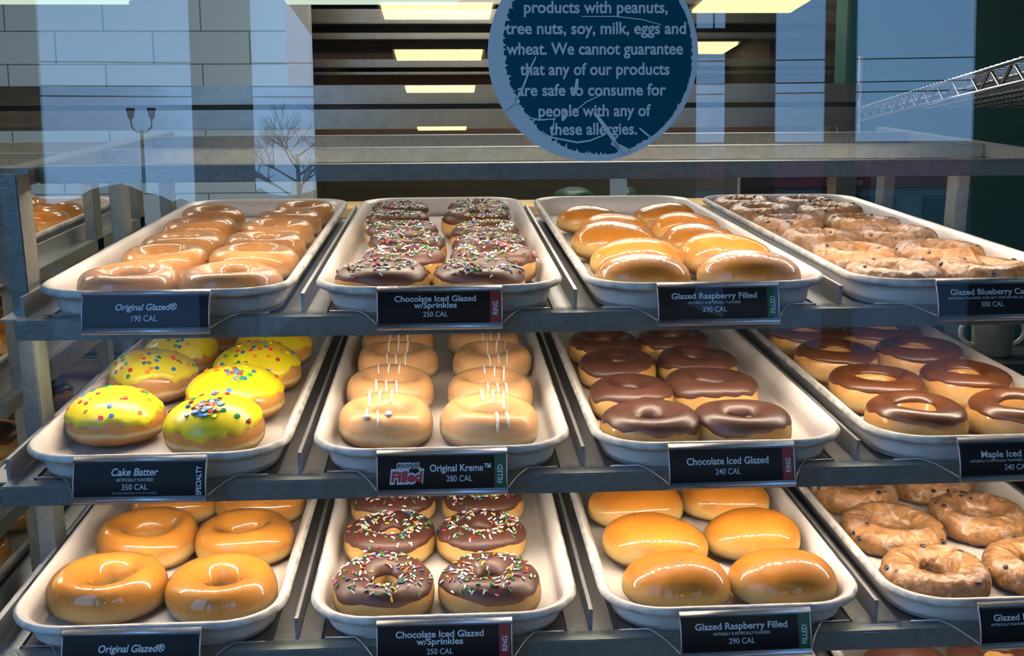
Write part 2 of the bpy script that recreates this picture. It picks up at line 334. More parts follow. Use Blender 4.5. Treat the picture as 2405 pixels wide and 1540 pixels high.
# ------------------------------------------------------------------ trays
def rrect(x0,x1,y0,y1,r,n=7):
    pts=[]
    for cx,cy,a in ((x1-r,y1-r,0),(x0+r,y1-r,90),(x0+r,y0+r,180),(x1-r,y0+r,270)):
        for k in range(n+1):
            t=radians(a+90*k/n); pts.append((cx+r*cos(t),cy+r*sin(t)))
    return pts
HW = .1155; U0, U1 = -.022, .662
def tray_mesh():
    # rings from the underside round the rim to the floor: inset, height, corner radius
    P=[(.0165,-.0212,.048),(.0145,-.0195,.049),(.0105,-.006,.050),(.0095,.0000,.050),(.0045,.0006,.051),(.0005,.0030,.052),(.000,.0060,.052),(.0025,.0088,.050),(.0055,.0087,.048),(.0075,.0066,.046),(.0100,.0050,.045),
       (.0125,-.004,.042),(.0140,-.0125,.038),(.0155,-.0157,.036),(.0185,FLOOR_W,.033)]
    mb=MB(); n=None; v=[]; f=[]; mi=[]
    for ins,w,r in P:
        pts=rrect(-HW+ins,HW-ins,U0+ins,U1-ins,r); n=len(pts); v+=[(x,y,w) for x,y in pts]
    for k in range(len(P)-1):
        for q in range(n): f.append((k*n+q,k*n+(q+1)%n,(k+1)*n+(q+1)%n,(k+1)*n+q)); mi.append(1 if 3<=k<=6 else 0)
    f.append(tuple(range(n))[::-1]); mi.append(0); f.append(tuple((len(P)-1)*n+q for q in range(n))); mi.append(0)
    me=bpy.data.meshes.new('tray'); me.from_pydata(v,[],f); me.update(); me.materials.append(TRAY); me.materials.append(WORN)
    me.polygons.foreach_set('material_index',mi)
    me.polygons.foreach_set('use_smooth',[True]*(len(f)-2)+[False]*2)
    return me
TM = tray_mesh()
def tray(i, cx, label, off=Vector((0,0,0))):
    o = link('serving_tray', TM); o.location = at(i,cx,0,0)+off; o.rotation_euler=(TAU,0,0)
    return tag(o, label, 'tray', 'white display trays')
KIND = {(0,0):'glazed ring donuts',(0,1):'sprinkled chocolate donuts',(0,2):'glazed filled donuts',(0,3):'blueberry cake donuts',
        (1,0):'yellow iced donuts',(1,1):'drizzled ring donuts',(1,2):'chocolate iced rings',(1,3):'caramel brown iced rings',
        (2,0):'glazed ring donuts',(2,1):'sprinkled chocolate donuts',(2,2):'glazed filled donuts',(2,3):'blueberry cake donuts',
        (3,2):'chocolate rings left of the last tray',(3,3):'chocolate rings at the right end'}
for (i,j),k in KIND.items(): tray(i, TCX[j], 'white tray of %s on the %s shelf'%(k,SHELF[i]))

# ------------------------------------------------------------------ donut surfaces
def sg(x,p): return math.copysign(abs(x)**p, x)
class Ring:
    def __init__(s, R=.048, r=.009, h=.036, seed=0, rough=0, wob=.03):
        s.R,s.r,s.h,s.seed,s.rough=R,r,h,seed,rough; rn=random.Random(seed)
        s.ph=[rn.uniform(0,6.28) for _ in range(6)]; s.wob=wob; s.hx=rn.uniform(-.002,.002); s.hy=rn.uniform(-.002,.002); s.th=0
        s.off=Vector((rn.uniform(0,50),rn.uniform(0,50),seed*3.1))
    def p(s, th, ph):
        W=1+s.wob*(sin(2*th+s.ph[0])+.6*sin(3*th+s.ph[1])+.3*sin(5*th+s.ph[2]))
        R=s.R*W; r=s.r*(1+4*s.wob*(sin(2*th+s.ph[3])+.6*sin(3*th+s.ph[4])))
        Rm,a=(R+r)/2,(R-r)/2
        c,sn=cos(ph),sin(ph)
        rho=Rm+a*sg(c,.88 if c>0 else 1.2)
        H=s.h*(1+1.1*s.wob*sin(th+s.ph[5])+.8*s.wob*sin(2*th+s.ph[2]))
        z=H*.45+(H*.55*sg(sn,.92) if sn>0 else H*.45*sg(sn,.62))
        k=(a*c+a)/(2*a)                             # 1 outside, 0 in the hole
        p=Vector((rho*cos(th)+s.hx*(1-k), rho*sin(th)+s.hy*(1-k), z))
        n=noise.noise(p*24+s.off)
        d=.0011*n
        if s.rough:
            d+=s.rough*(.45*noise.noise(p*70+s.off)+.75*noise.noise(p*170+s.off)+.6*abs(noise.noise(p*330+s.off)))
        dirv=Vector((c*cos(th),c*sin(th),sn*.8))
        q=p+dirv*d
        if q.z<0: q.z=0
        return q
    def n(s, th, ph):
        e=.03; a=s.p(th+e,ph)-s.p(th-e,ph); b=s.p(th,ph+e)-s.p(th,ph-e)
        v=a.cross(b)
        return v.normalized() if v.length>1e-12 else Vector((0,0,1))
    def body(s, N=64, M=32):
        v=[];f=[]
        for i in range(N):
            for j in range(M): v.append(s.p(2*pi*i/N, 2*pi*j/M))
        for i in range(N):
            for j in range(M): f.append((i*M+j,((i+1)%N)*M+j,((i+1)%N)*M+(j+1)%M,i*M+(j+1)%M))
        return v,f
    def icing(s, lo=.12, hi=2.75, t=.0016, amp=.16, seed=1, N=72, M=18):
        rn=random.Random(seed); o=rn.uniform(0,90); v=[];f=[]
        for i in range(N):
            th=2*pi*i/N
            a=lo+amp*noise.noise(Vector((cos(th)*1.7+o,sin(th)*1.7,0)))*1.6+amp*.5*noise.noise(Vector((cos(th)*5+o,sin(th)*5,3)))
            b=hi+amp*.8*noise.noise(Vector((cos(th)*1.5+o,sin(th)*1.5,9)))
            for j in range(M+1):
                q=j/M; ph=a+(b-a)*q; edge=min(q,1-q)*M/2.2
                d=t*math.sqrt(min(1,edge)) if edge>0 else -.0004
                v.append(s.p(th,ph)+s.n(th,ph)*d)
        for i in range(N):
            for j in range(M): f.append((i*(M+1)+j,((i+1)%N)*(M+1)+j,((i+1)%N)*(M+1)+j+1,i*(M+1)+j+1))
        return v,f
class Dome:
    def __init__(s, R=.048, ry=.042, h=.048, seed=0, flat=.62, mid=.40, top=.95):
        s.R,s.ry,s.h,s.flat,s.mid,s.top=R,ry,h,flat,mid,top; rn=random.Random(seed); s.ph=[rn.uniform(0,6.28) for _ in range(5)]; s.off=Vector((rn.uniform(0,50),seed*2.7,rn.uniform(0,50)))
        s.tx=rn.uniform(-.08,.08)
    def p(s, th, ph):
        W=1+.02*sin(2*th+s.ph[0])+.018*sin(3*th+s.ph[1])
        c,sn=max(0,cos(ph)),sin(ph); c=c**.92
        x,y=s.R*W*c*cos(th), s.ry*W*c*sin(th)
        z=s.h*s.mid+(s.h*(1-s.mid)*sg(sn,s.top) if sn>0 else s.h*s.mid*sg(sn,s.flat))
        if sn>0: z+=x*s.tx*sn
        p=Vector((x,y,z)); d=.0014*noise.noise(p*22+s.off)+.0005*noise.noise(p*60+s.off)
        q=p+Vector((cos(ph)*cos(th),cos(ph)*sin(th),sn))*d
        if q.z<0 or sn<-.96: q.z=max(0,q.z*0)
        return q
    def n(s, th, ph):
        ph=min(ph,1.5); e=.03; a=s.p(th+e,ph)-s.p(th-e,ph); b=s.p(th,ph+e)-s.p(th,ph-e); v=a.cross(b)
        return v.normalized() if v.length>1e-12 else Vector((0,0,1))
    def body(s, N=56, M=28):
        v=[];f=[]
        for j in range(M+1):
            ph=-pi/2+pi*j/M
            for i in range(N): v.append(s.p(2*pi*i/N,ph))
        for j in range(M):
            for i in range(N): f.append((j*N+i,j*N+(i+1)%N,(j+1)*N+(i+1)%N,(j+1)*N+i))
        return v,f
    def icing(s, lo=.12, t=.0016, amp=.22, seed=1, N=90, M=16):
        o=random.Random(seed).uniform(0,90); v=[];f=[]
        for i in range(N):
            th=2*pi*i/N
            a=lo+amp*noise.noise(Vector((cos(th)*1.5+o,sin(th)*1.5,0)))*1.3+amp*.7*noise.noise(Vector((cos(th)*6+o,sin(th)*6,3)))
            for j in range(M+1):
                q=j/M; ph=a+(pi/2-a)*q; edge=q*M/1.6
                d=t*math.sqrt(min(1,edge)) if edge>0 else -.0004
                v.append(s.p(th,ph)+s.n(th,ph)*d)
        for i in range(N):
            for j in range(M): f.append((i*(M+1)+j,((i+1)%N)*(M+1)+j,((i+1)%N)*(M+1)+j+1,i*(M+1)+j+1))
        return v,f
def mk(name, vf, m):
    me=bpy.data.meshes.new(name); me.from_pydata([tuple(v) for v in vf[0]],[],vf[1]); me.update(); me.materials.append(m)
    me.polygons.foreach_set('use_smooth',[True]*len(vf[1])); return me

# ------------------------------------------------------------------ donut makers
def place(o, i, x, u, rz, sc, off=Vector((0,0,0)), sz=None):
    o.location=at(i,x,u,FLOOR_W+.0003)+off; o.rotation_mode='ZYX'; o.rotation_euler=(TAU,0,rz); o.scale=(sc,sc,sz or sc)
ORD=['front','second from front','third from front','fourth from front','fifth from front','sixth from front']
def where(ci,k): return '%s column %s'%(('left','right')[ci],ORD[k])
D = {
(0,0):[[(-0.3,0.054,0.1),(-0.295,0.17,0.093),(-0.299,0.266,0.092),(-0.305,0.397,0.094),(-0.312,0.504,0.087)],[(-0.204,0.049,0.096),(-0.203,0.168,0.094),(-0.206,0.262,0.092),(-0.207,0.368,0.092),(-0.206,0.464,0.089),(-0.1956,0.548,0.085)]],
(0,1):[[(-0.061,0.047,0.092),(-0.044,0.136,0.09),(-0.044,0.23,0.093),(-0.053,0.332,0.088),(-0.063,0.431,0.087),(-0.063,0.542,0.085)],[(0.031,0.047,0.09),(0.048,0.131,0.093),(0.048,0.224,0.086),(0.047,0.32,0.087),(0.04,0.434,0.092),(0.045,0.534,0.089)]],
(0,2):[[(0.188,0.04,0.094),(0.196,0.122,0.099),(0.192,0.241,0.103),(0.207,0.354,0.088),(0.187,0.451,0.084)],[(0.291,0.04,0.1),(0.292,0.138,0.103),(0.291,0.248,0.092),(0.297,0.353,0.09),(0.291,0.461,0.088)]],
(0,3):[[(0.437,0.049,0.094),(0.437,0.153,0.094),(0.437,0.266,0.094),(0.437,0.391,0.094),(0.437,0.511,0.094),(0.4349,0.596,0.09)],[(0.535,0.058,0.096),(0.535,0.164,0.096),(0.535,0.281,0.096),(0.533,0.386,0.096),(0.531,0.508,0.094),(0.525,0.596,0.09)]],
(1,0):[[(-0.3146,0.094,0.091),(-0.3126,0.227,0.095),(-0.305,0.323,0.09),(-0.295,0.415,0.09)],[(-0.215,0.054,0.095),(-0.214,0.147,0.1),(-0.207,0.253,0.095),(-0.204,0.347,0.092)]],
(1,1):[[(-0.06,0.084,0.094),(-0.06,0.186,0.095),(-0.058,0.299,0.093),(-0.062,0.396,0.09)],[(0.038,0.073,0.097),(0.043,0.174,0.092),(0.049,0.292,0.092),(0.044,0.388,0.09)]],
(1,2):[[(0.1869,0.048,0.094),(0.1854,0.143,0.091),(0.187,0.25,0.091),(0.1854,0.341,0.091)],[(0.273,0.047,0.093),(0.27,0.156,0.097),(0.279,0.257,0.09),(0.27,0.351,0.092)]],
(1,3):[[(0.4425,0.051,0.099),(0.4425,0.151,0.099),(0.4389,0.264,0.098),(0.4379,0.364,0.096)],[(0.5425,0.051,0.099),(0.5425,0.164,0.099),(0.538,0.269,0.101),(0.533,0.369,0.098)]],
(2,0):[[(-0.3045,0.066,0.1025),(-0.297,0.17,0.101),(-0.293,0.268,0.096)],[(-0.2045,0.056,0.101),(-0.2021,0.166,0.098),(-0.2011,0.263,0.096)]],
(2,1):[[(-0.06,0.047,0.094),(-0.06,0.154,0.092),(-0.061,0.246,0.091)],[(0.034,0.047,0.094),(0.03,0.153,0.09),(0.034,0.242,0.09)]],
(2,2):[[(0.2,0.04,0.099),(0.196,0.123,0.103),(0.193,0.218,0.103)],[(0.296,0.04,0.099),(0.295,0.134,0.098),(0.291,0.23,0.097)]],
(2,3):[[(0.443,0.052,0.1),(0.443,0.151,0.102),(0.4379,0.253,0.096)],[(0.544,0.06,0.1),(0.543,0.174,0.101),(0.535,0.274,0.096)]],
(3,2):[[(0.2,0.152,0.091)],[(0.295,0.15,0.091)]],
(3,3):[[(0.44,0.146,0.095)],[(0.535,0.162,0.096)]],
}
NV=3
R0=[Ring(.048,.0125+.0022*k,.0345,11+k,wob=.026) for k in range(NV)]
G0=[mk('glazed_dough',r.body(),GLAZED) for r in R0]; G1=[mk('glazed_dough',r.body(),PALE) for r in R0]
R1=[Ring(.048,.0095+.0025*k,.0345,21+k,wob=.022) for k in range(NV)]
P1=[mk('dough',r.body(),PLAIN) for r in R1]
M0=[Ring(.048,.0145+.0015*k,.034,91+k,wob=.02) for k in range(NV)]
M1=[mk('dough',r.body(),PLAIN) for r in M0]
K0=[Ring(.048,.0135+.002*k,.0355,31+k,wob=.028) for k in range(NV)]
K1=[mk('dough',r.body(),KREME) for r in K0]
F0=[Dome(.048,.0385,.0435,41+k) for k in range(NV)]
F1=[mk('filled_dough',d.body(),FILLM) for d in F0]
B0=[Dome(.048,.046,.053,51+k,mid=.42,top=1.0) for k in range(4)]
B1=[mk('dough',d.body(),BUN) for d in B0]
C0=[Ring(.048,.0155+.0015*k,.0275,61+k,rough=.0021,wob=.022) for k in range(NV)]
C1=[mk('cake',r.body(110,48),BLUE) for r in C0]
def icing_set(rs,m,lo,hi,amp,n=NV): return [mk('icing',rs[k].icing(lo,hi,seed=70+k,amp=amp),m) for k in range(n)]
I_CH=icing_set(R1,CHOC,.40,2.85,.30); I_CHM=icing_set(R1,CHOCM,.32,2.8,.16); I_MA=icing_set(M0,MAPLE,.50,2.45,.14)
I_YE=[mk('icing',B0[k].icing(.22,.0017,.22,80+k),YELLOW) for k in range(4)]

def simple_donut(name,me,label,cat,grp,i,x,u,rz,sc,sz=None,off=Vector((0,0,0))):
    o=link(name,me); place(o,i,x,u,rz,sc,off,sz); return tag(o,label,cat,grp)
def iced_donut(name,body,icing,label,grp,i,x,u,rz,sc,off=Vector((0,0,0))):
    r=empty(name,(0,0,0)); place(r,i,x,u,rz,sc,off); tag(r,label,'donut',grp)
    link('dough',body,r); link('icing',icing,r); return r
rnd=random.Random(99)
# sprinkle meshes: a capsule for each colour
def capsule(L,r,n=6):
    prof=[(.0001,-L/2),(r*.75,-L/2+r*.35),(r,-L/2+r),(r,L/2-r),(r*.75,L/2-r*.35),(.0001,L/2)]
    return MB().lathe(prof,n)
CAP=[]
for k,m in enumerate(SPR):
    me=capsule(.0050,.00088).mesh('sprinkle',m,True); CAP.append(me)
def confetti(m):
    mb=MB().lathe([(.0001,-.0007),(.0022,-.0007),(.0025,-.0003),(.0025,.0003),(.0022,.0007),(.0001,.0007)],12); return mb.mesh('confetti',m)
CONF=[confetti(m) for m in CON]
def basis(nrm, rn, flat):
    t=Vector((rn.uniform(-1,1),rn.uniform(-1,1),rn.uniform(-1,1))); t=(t-nrm*t.dot(nrm)).normalized(); b=nrm.cross(t)
    if flat: return Matrix((t,b,nrm)).transposed()      # disc lies on the surface
    tt=(t+nrm*rn.uniform(-.15,.3)).normalized(); b=tt.cross(nrm).normalized(); return Matrix((b,nrm,tt)).transposed()
def sprinkle_spots(surf, n, rn, dome=False, ctr=None):
    out=[]
    while len(out)<n:
        th=rn.uniform(0,2*pi)
        if dome:
            if ctr and rn.random()<ctr[2]: 
                ph=min(1.5,max(.5,rn.gauss(1.08,.13))); th=-pi/2+rn.gauss(.15,.30)
            else: ph=rn.uniform(.45,1.45)
            if rn.random()>cos(ph)*1.5+.25 and not ctr: continue
        else:
            ph=rn.gauss(1.62,.48)
            if not .45<ph<2.75: continue
            if rn.random()>(.35+.65*(surf.p(th,ph).xy.length/surf.R)): continue
        out.append((surf.p(th,ph)+surf.n(th,ph)*(.0016+.0009),surf.n(th,ph)))
    return out
def add_sprinkles(root, surf, n, single, rn):
    S_=sprinkle_spots(surf,n,rn); cols=rn.choices(range(8),SPRW,k=n)
    if single:
        for (p,nr),c in list(zip(S_,cols))[:single]:
            o=link('sprinkle',CAP[c],root); o.matrix_local=Matrix.Translation(p)@basis(nr,rn,False).to_4x4()
        rest=list(zip(S_,cols))[single:]
    else: rest=list(zip(S_,cols))
    if rest:
        mb=MB()
        for (p,nr),c in rest:
            M=basis(nr,rn,False); cp=capsule(.0050,.00088,5); mb.add([M@v+p for v in cp.v],cp.f,c)
        o=mb.build('sprinkles',SPR,root,True); o['kind']='stuff'

# top and lower shelf: glazed rings
for i in (0,2):
    for ci,c in enumerate(D[(i,0)]):
        for k,(x,u,d) in enumerate(c):
            simple_donut('glazed_donut',(G1 if i==0 else G0)[rnd.randrange(NV)],'glossy glazed ring donut on the %s shelf, %s'%(SHELF[i],where(ci,k)),'donut','glazed rings on the %s shelf'%SHELF[i],i,x,u,rnd.uniform(0,6.28),d/.0985,.92 if i==0 else None)
# sprinkled chocolate
for i in (0,2):
    for ci,c in enumerate(D[(i,1)]):
        for k,(x,u,d) in enumerate(c):
            v=rnd.randrange(NV)
            r=iced_donut('sprinkled_donut',P1[v],I_CHM[v],'chocolate ring donut with rainbow sprinkles on the %s shelf, %s'%(SHELF[i],where(ci,k)),'sprinkled donuts on the %s shelf'%SHELF[i],i,x,u,rnd.uniform(0,6.28),d/.0985)
            add_sprinkles(r,R1[v],150 if i==0 else 165,100 if (i==2 and k<2) else 0,rnd)
# filled, glossy
for i in (0,2):
    for ci,c in enumerate(D[(i,2)]):
        for k,(x,u,d) in enumerate(c):
            simple_donut('filled_donut',F1[rnd.randrange(NV)],'smooth glazed filled donut without hole on the %s shelf, %s'%(SHELF[i],where(ci,k)),'donut','filled donuts on the %s shelf'%SHELF[i],i,x,u,rnd.uniform(-.35,.1)+(pi if rnd.random()<.5 else 0),d/.098)
# blueberry cake
BM=None
def berry_mesh():
    bm=bmesh.new(); bmesh.ops.create_icosphere(bm,subdivisions=2,radius=.0024)
    for v in bm.verts: v.co*=1+.25*noise.noise(v.co*700); v.co.z*=.6
    me=bpy.data.meshes.new('blueberry_bit'); bm.to_mesh(me); bm.free(); me.materials.append(BERRY); me.polygons.foreach_set('use_smooth',[True]*len(me.polygons)); return me
BM=berry_mesh()
for i in (0,2):
    for ci,c in enumerate(D[(i,3)]):
        for k,(x,u,d) in enumerate(c):
            v=rnd.randrange(NV)
            o=simple_donut('blueberry_donut',C1[v],'craggy blueberry cake donut on the %s shelf, %s'%(SHELF[i],where(ci,k)),'donut','blueberry donuts on the %s shelf'%SHELF[i],i,x,u,rnd.uniform(0,6.28),d/.0985,1.0)
            for q in range(5 if i==0 else 7):
                th,ph=rnd.uniform(0,6.28),rnd.uniform(.2,2.2); p,nr=C0[v].p(th,ph),C0[v].n(th,ph)
                b=link('blueberry_bit',BM,o); b.matrix_local=Matrix.Translation(p)@basis(nr,rnd,True).to_4x4()@Matrix.Scale(rnd.uniform(.6,1.3),4)
# middle shelf: yellow iced buns with confetti
CN={(0,0):(26,0),(0,1):(44,.15),(0,2):(26,.1),(0,3):(0,0),(1,0):(100,.82),(1,1):(38,.35),(1,2):(38,.2),(1,3):(14,.1)}
for ci,c in enumerate(D[(1,0)]):
    for k,(x,u,d) in enumerate(c):
        v=(ci*2+k)%4
        r=iced_donut('yellow_iced_donut',B1[v],I_YE[v],'yellow iced round donut with confetti dots, '+where(ci,k) if (ci,k)!=(0,3) else 'yellow iced round donut at the back of the middle shelf, half hidden','yellow iced donuts',1,x,u,rnd.uniform(-.3,.3),d/.098)
        n,cl=CN[(ci,k)]
        for p,nr in sprinkle_spots(B0[v],n,rnd,True,(0,0,cl) if cl else None):
            o=link('confetti_dot',CONF[rnd.choices(range(5),[28,20,20,22,10])[0]],r); o.matrix_local=Matrix.Translation(p-nr*.0006+nr*rnd.uniform(0,.0012)*(cl>.5))@basis((nr+Vector((rnd.uniform(-.25,.25),rnd.uniform(-.25,.25),0))).normalized(),rnd,True).to_4x4()
# middle shelf: drizzled rings; the white lines run front to back across the column
def top_at(surf,x,y):
    th=math.atan2(y,x); r=math.hypot(x,y); best=None; q=None
    for j in range(0,141):
        p=surf.p(th,.02+pi*.98*j/140); cur=(p.xy.length,p.z)
        if q and (q[0]-r)*(cur[0]-r)<=0:
            t=(q[0]-r)/(q[0]-cur[0]) if q[0]!=cur[0] else 0; z=q[1]+(cur[1]-q[1])*t
            if best is None or z>best: best=z
        q=cur
    return best
DR={0:[-.012,-.001,.010],1:[-.004,.007,.017]}
for ci,c in enumerate(D[(1,1)]):
    cxm=sum(q[0] for q in c)/len(c)
    for k,(x,u,d) in enumerate(c):
        v=rnd.randrange(NV); sc=d/.0985
        o=simple_donut('drizzled_donut',K1[v],'tan ring donut with white icing lines on the middle shelf, '+where(ci,k),'donut','drizzled donuts on the middle shelf',1,x,u,0,sc)
        for li,lx in enumerate(DR[ci]):
            seg=[]; segs=[]
            for q in range(41):
                y=(-.0475+.095*q/40); xx=lx+(k-1.5)*.0035*(1 if ci==0 else .3)+.0007*sin(y*140+li+k)
                z=top_at(K0[v],xx,y)
                if k==0 and y<((-.036,-.06,-.034) if ci==0 else (-.020,-.06,-.06))[li]: z=None
                inh=math.hypot(xx,y)<K0[v].r*1.05
                if z is None or inh:
                    if len(seg)>3: segs.append(seg)
                    seg=[]
                else: seg.append((xx,y,z+.0008))
            if len(seg)>3: segs.append(seg)
            mb=MB()
            for sgm in segs:
                rr=.0015 if k==0 else .0013; mb.tube(sgm,[.0006]+[rr]*(len(sgm)-2)+[.0006],6)
                if k==0 and sgm is segs[0] and -.040<sgm[0][1]<0:
                    e=sgm[0]; mb.add(*[[Vector(e)+Vector((.0040*cos(a)*cos(b),.0046*sin(a)*cos(b)-.0018,.0026*sin(b))) for b in [-1.57+3.14*t/6 for t in range(7)] for a in [6.283*t/10 for t in range(10)]],[(b*10+a,b*10+(a+1)%10,(b+1)*10+(a+1)%10,(b+1)*10+a) for b in range(6) for a in range(10)]])
            if segs: mb.build('icing_line',CREAM,o,True)
# middle shelf: chocolate and caramel rings; bottom shelf chocolate
for (i,j,ic,nm,txt,grp) in ((1,2,I_CH,'chocolate_donut','shiny chocolate iced ring donut on the middle shelf','chocolate rings'),(1,3,I_MA,'caramel_donut','caramel brown iced ring donut, middle shelf','caramel rings'),(3,2,I_CH,'chocolate_donut','chocolate iced ring on the bottom shelf, second tray from right','bottom chocolate rings'),(3,3,I_CH,'chocolate_donut','chocolate iced ring on the bottom shelf, rightmost tray','bottom chocolate rings')):
    for ci,c in enumerate(D[(i,j)]):
        for k,(x,u,d) in enumerate(c):
            v=rnd.randrange(NV)
            iced_donut(nm,(M1 if ic is I_MA else P1)[v],ic[v],txt+', '+(where(ci,k) if i==1 else ('left','right')[ci]),grp,i,x,u,rnd.uniform(0,6.28),d/.0985)

# neighbouring rack: only what shows past the left post
OFF=Vector((-1.15,.28,0)); SHELF2=['top','middle','lower','bottom']
for i in range(4):
    tray(i,TCX[3],'white tray on the %s shelf of the rack at the far left'%SHELF2[i],OFF)
    for ci,xx in enumerate((.442,.543)):
        for k in range(6):
            u=.055+.105*k+(0,.03)[ci]*(k%2)
            P=at(i,xx,u,.0)+OFF-Vector((0,0,ZC)); c=MR@P; px=1202.5+2609.26*c.x/c.z
            if px<-70 or u>.6: continue
            v=rnd.randrange(NV)
            if i==2 and u>.25:
                iced_donut('chocolate_donut',P1[v],I_CH[v],'chocolate ring on the far left rack, lower shelf, '+where(ci,k),'chocolate rings on the far left rack',i,xx,u,rnd.uniform(0,6.28),.098/.0985,OFF)
            else:
                simple_donut('glazed_donut',G0[v],'glazed ring on the far left rack, %s shelf, %s'%(SHELF2[i],where(ci,k)),'donut','glazed rings on the far left rack',i,xx,u,rnd.uniform(0,6.28),.098/.0985,None,OFF)

# ------------------------------------------------------------------ price tags
FC=bpy.data.curves.new('letters','FONT'); FO=bpy.data.objects.new('letters',FC); COL.objects.link(FO)
def text_mesh(s, bold=0, shear=0, spacing=1.0):
    FC.body=s; FC.size=1; FC.offset=bold; FC.shear=shear; FC.space_character=spacing; FC.align_x='LEFT'; FC.fill_mode='FRONT'; FC.resolution_u=4
    bpy.context.view_layer.update()
    dg=bpy.context.evaluated_depsgraph_get(); me=FO.evaluated_get(dg).to_mesh()
    v=[Vector(q.co) for q in me.vertices]; f=[tuple(p.vertices) for p in me.polygons]; FO.evaluated_get(dg).to_mesh_clear()
    return v,f
_tc={}
def text_fit(s, cx, cy, width, cap, bold=.012, shear=0, vertical=False):
    """letters centred at (cx,cy), total WIDTH, capital height CAP (in the tag's own plane)"""
    key=(s,bold,shear)
    if key not in _tc: _tc[key]=text_mesh(s,bold,shear)
    v,f=_tc[key]; x0=min(p.x for p in v); x1=max(p.x for p in v)
    if 'H' not in _tc: _tc['H']=max(p.y for p in text_mesh('H')[0])
    ky=cap/_tc['H']; kx=width/(x1-x0)
    out=[]
    for p in v:
        a=(p.x-(x0+x1)/2)*kx; b=p.y*ky-cap/2
        out.append((cx-b,cy+a) if vertical else (cx+a,cy+b))
    return out,f
TW,TH=.110,.0375
def arc(t):                                  # t 0 bottom .. 1 top: (outward, height) of the bowed front
    h=-.0270+TH*t; o=.0105*(1-t)+.0022*sin(pi*t); return o,h
def tag_pt(x,t,e=0): o,h=arc(t); return Vector((x,-.0305-o-e,h))
def price_tag(i,j,lines,side,label,dx=0,rz=0,logo=None,lift=0):
    base=at(i,TCX[j]+dx,-.03,-.02+lift); root=empty('price_tag',base); root.rotation_mode='ZYX'; root.rotation_euler=(TAU*.35,0,rz); tag(root,label,'price tag','black price tags')
    B=Vector((0,-.03,-.02))
    def T(x,t,e=0): return tag_pt(x,t,e)-B
    hw=TW/2; n=10
    # holder: bowed back sheet with rolled lips
    mb=MB(); v=[];f=[]
    for q in range(n+1):
        for e in (.0,-.0012):
            v+=[T(-hw,q/n,e),T(hw,q/n,e)]
    for q in range(n): f+=[(q*4,q*4+1,q*4+5,q*4+4),(q*4+2,q*4+6,q*4+7,q*4+3),(q*4,q*4+4,q*4+6,q*4+2),(q*4+1,q*4+3,q*4+7,q*4+5)]
    mb.add(v,f); mb.build('holder',ALU,root,True)
    for t0,t1,nm in ((.0,.155,'lip'),(.875,1.02,'lip')):
        mb=MB(); prof=[]
        for q in range(9):
            a=pi*q/8; tt=t0+(t1-t0)*q/8; prof.append((tt,.0006+.0024*sin(a)))
        v=[];f=[]
        for tt,e in prof: v+=[T(-hw-.0006,tt,e),T(hw+.0006,tt,e)]
        for q in range(8): f.append((q*2,q*2+1,q*2+3,q*2+2))
        m=len(prof); f.append(tuple(q*2 for q in range(m))[::-1]); f.append(tuple(q*2+1 for q in range(m)))
        mb.add(v,f); mb.build(nm,ALU,root,True)
    mb=MB(); v=[];f=[]
    for q in range(n+1): t=.1+.81*q/n; v+=[T(-hw+.0008,t,.0005),T(hw-.0008,t,.0005)]
    for q in range(n): f.append((q*2,q*2+1,q*2+3,q*2+2))
    mb.add(v,f); card=mb.build('card',CARD,root,True)
    if side and side[1]:
        v=[];f=[]
        for q in range(n+1): t=.1+.81*q/n; v+=[T(hw-.0105,t,.0008),T(hw-.0012,t,.0008)]
        for q in range(n): f.append((q*2,q*2+1,q*2+3,q*2+2))
        obj('colour_band',v,f,side[1],card,True)
    def put(pts,f,m,e=.0011,nm='lettering'):
        obj(nm,[T(x,(y+TH/2)/TH,e) for x,y in pts],f,m,card)
    for (s,cx,cy,wd,cap,bold,shear,m) in lines:
        put(*text_fit(s,cx,cy,wd,cap,bold,shear),m)
    if side: put(*text_fit(side[0],hw-.0058,side[2] if len(side)>2 else -.001,side[3] if len(side)>3 else .015,.0042,.02,0,True),WHITE,.0014)
    if logo:
        p,f=text_fit('Filled',-.030,-.0020,.0295,.0095,.12,.12); put(p,f,WHITE,.0010,'emblem_outline')
        p,f=text_fit('Filled',-.030,-.0020,.0270,.0080,.045,.12); put(p,f,RED2,.0013,'emblem_word')
        p,f=text_fit('ORIGINAL',-.0285,.0068,.0205,.0040,.10,.12); put(p,f,WHITE,.0010,'emblem_outline')
        p,f=text_fit('ORIGINAL',-.0285,.0068,.0190,.0031,.01,.12); put(p,f,CARD,.0013,'emblem_word')
    # bent clear wire that springs the tag off the shelf edge, one each side
    for sgn in (-1,1):
        pts=[Vector((sgn*(hw+.001),-.0405,-.0215))]
        for q in range(1,9):
            a=q/8; pts.append(Vector((sgn*(hw+.001+.020*a),-.0405+.034*a**.8,-.0215+.0070*sin(a*pi/2))))
        pts.append(Vector((sgn*(hw+.046),-.0065,-.0145)))
        MB().tube([p-B for p in pts],.0008,6).build('spring_wire',ALU,root,True)
        MB().tube([T(sgn*hw,.02,.0004),T(sgn*hw,.25,.0008),T(sgn*hw,.5,.0009),T(sgn*hw,.75,.0008),T(sgn*hw,.98,.0004)],.0007,6).build('edge_wire',ALU,root,True)
    return root
RED2=mat('emblem_red',(.50,.01,.03),.4)
B_,N_=.019,.004
def L(s,cy,wd,cap,bold=B_,shear=0,m=None,cx=-.004): return (s,cx,cy,wd,cap,bold,shear,m or WHITE)
FINE=('EXP ALLERGEN INFO AVAILABLE ON REQUEST',0,-.0135,.052,.0009,.0,0,GREY)
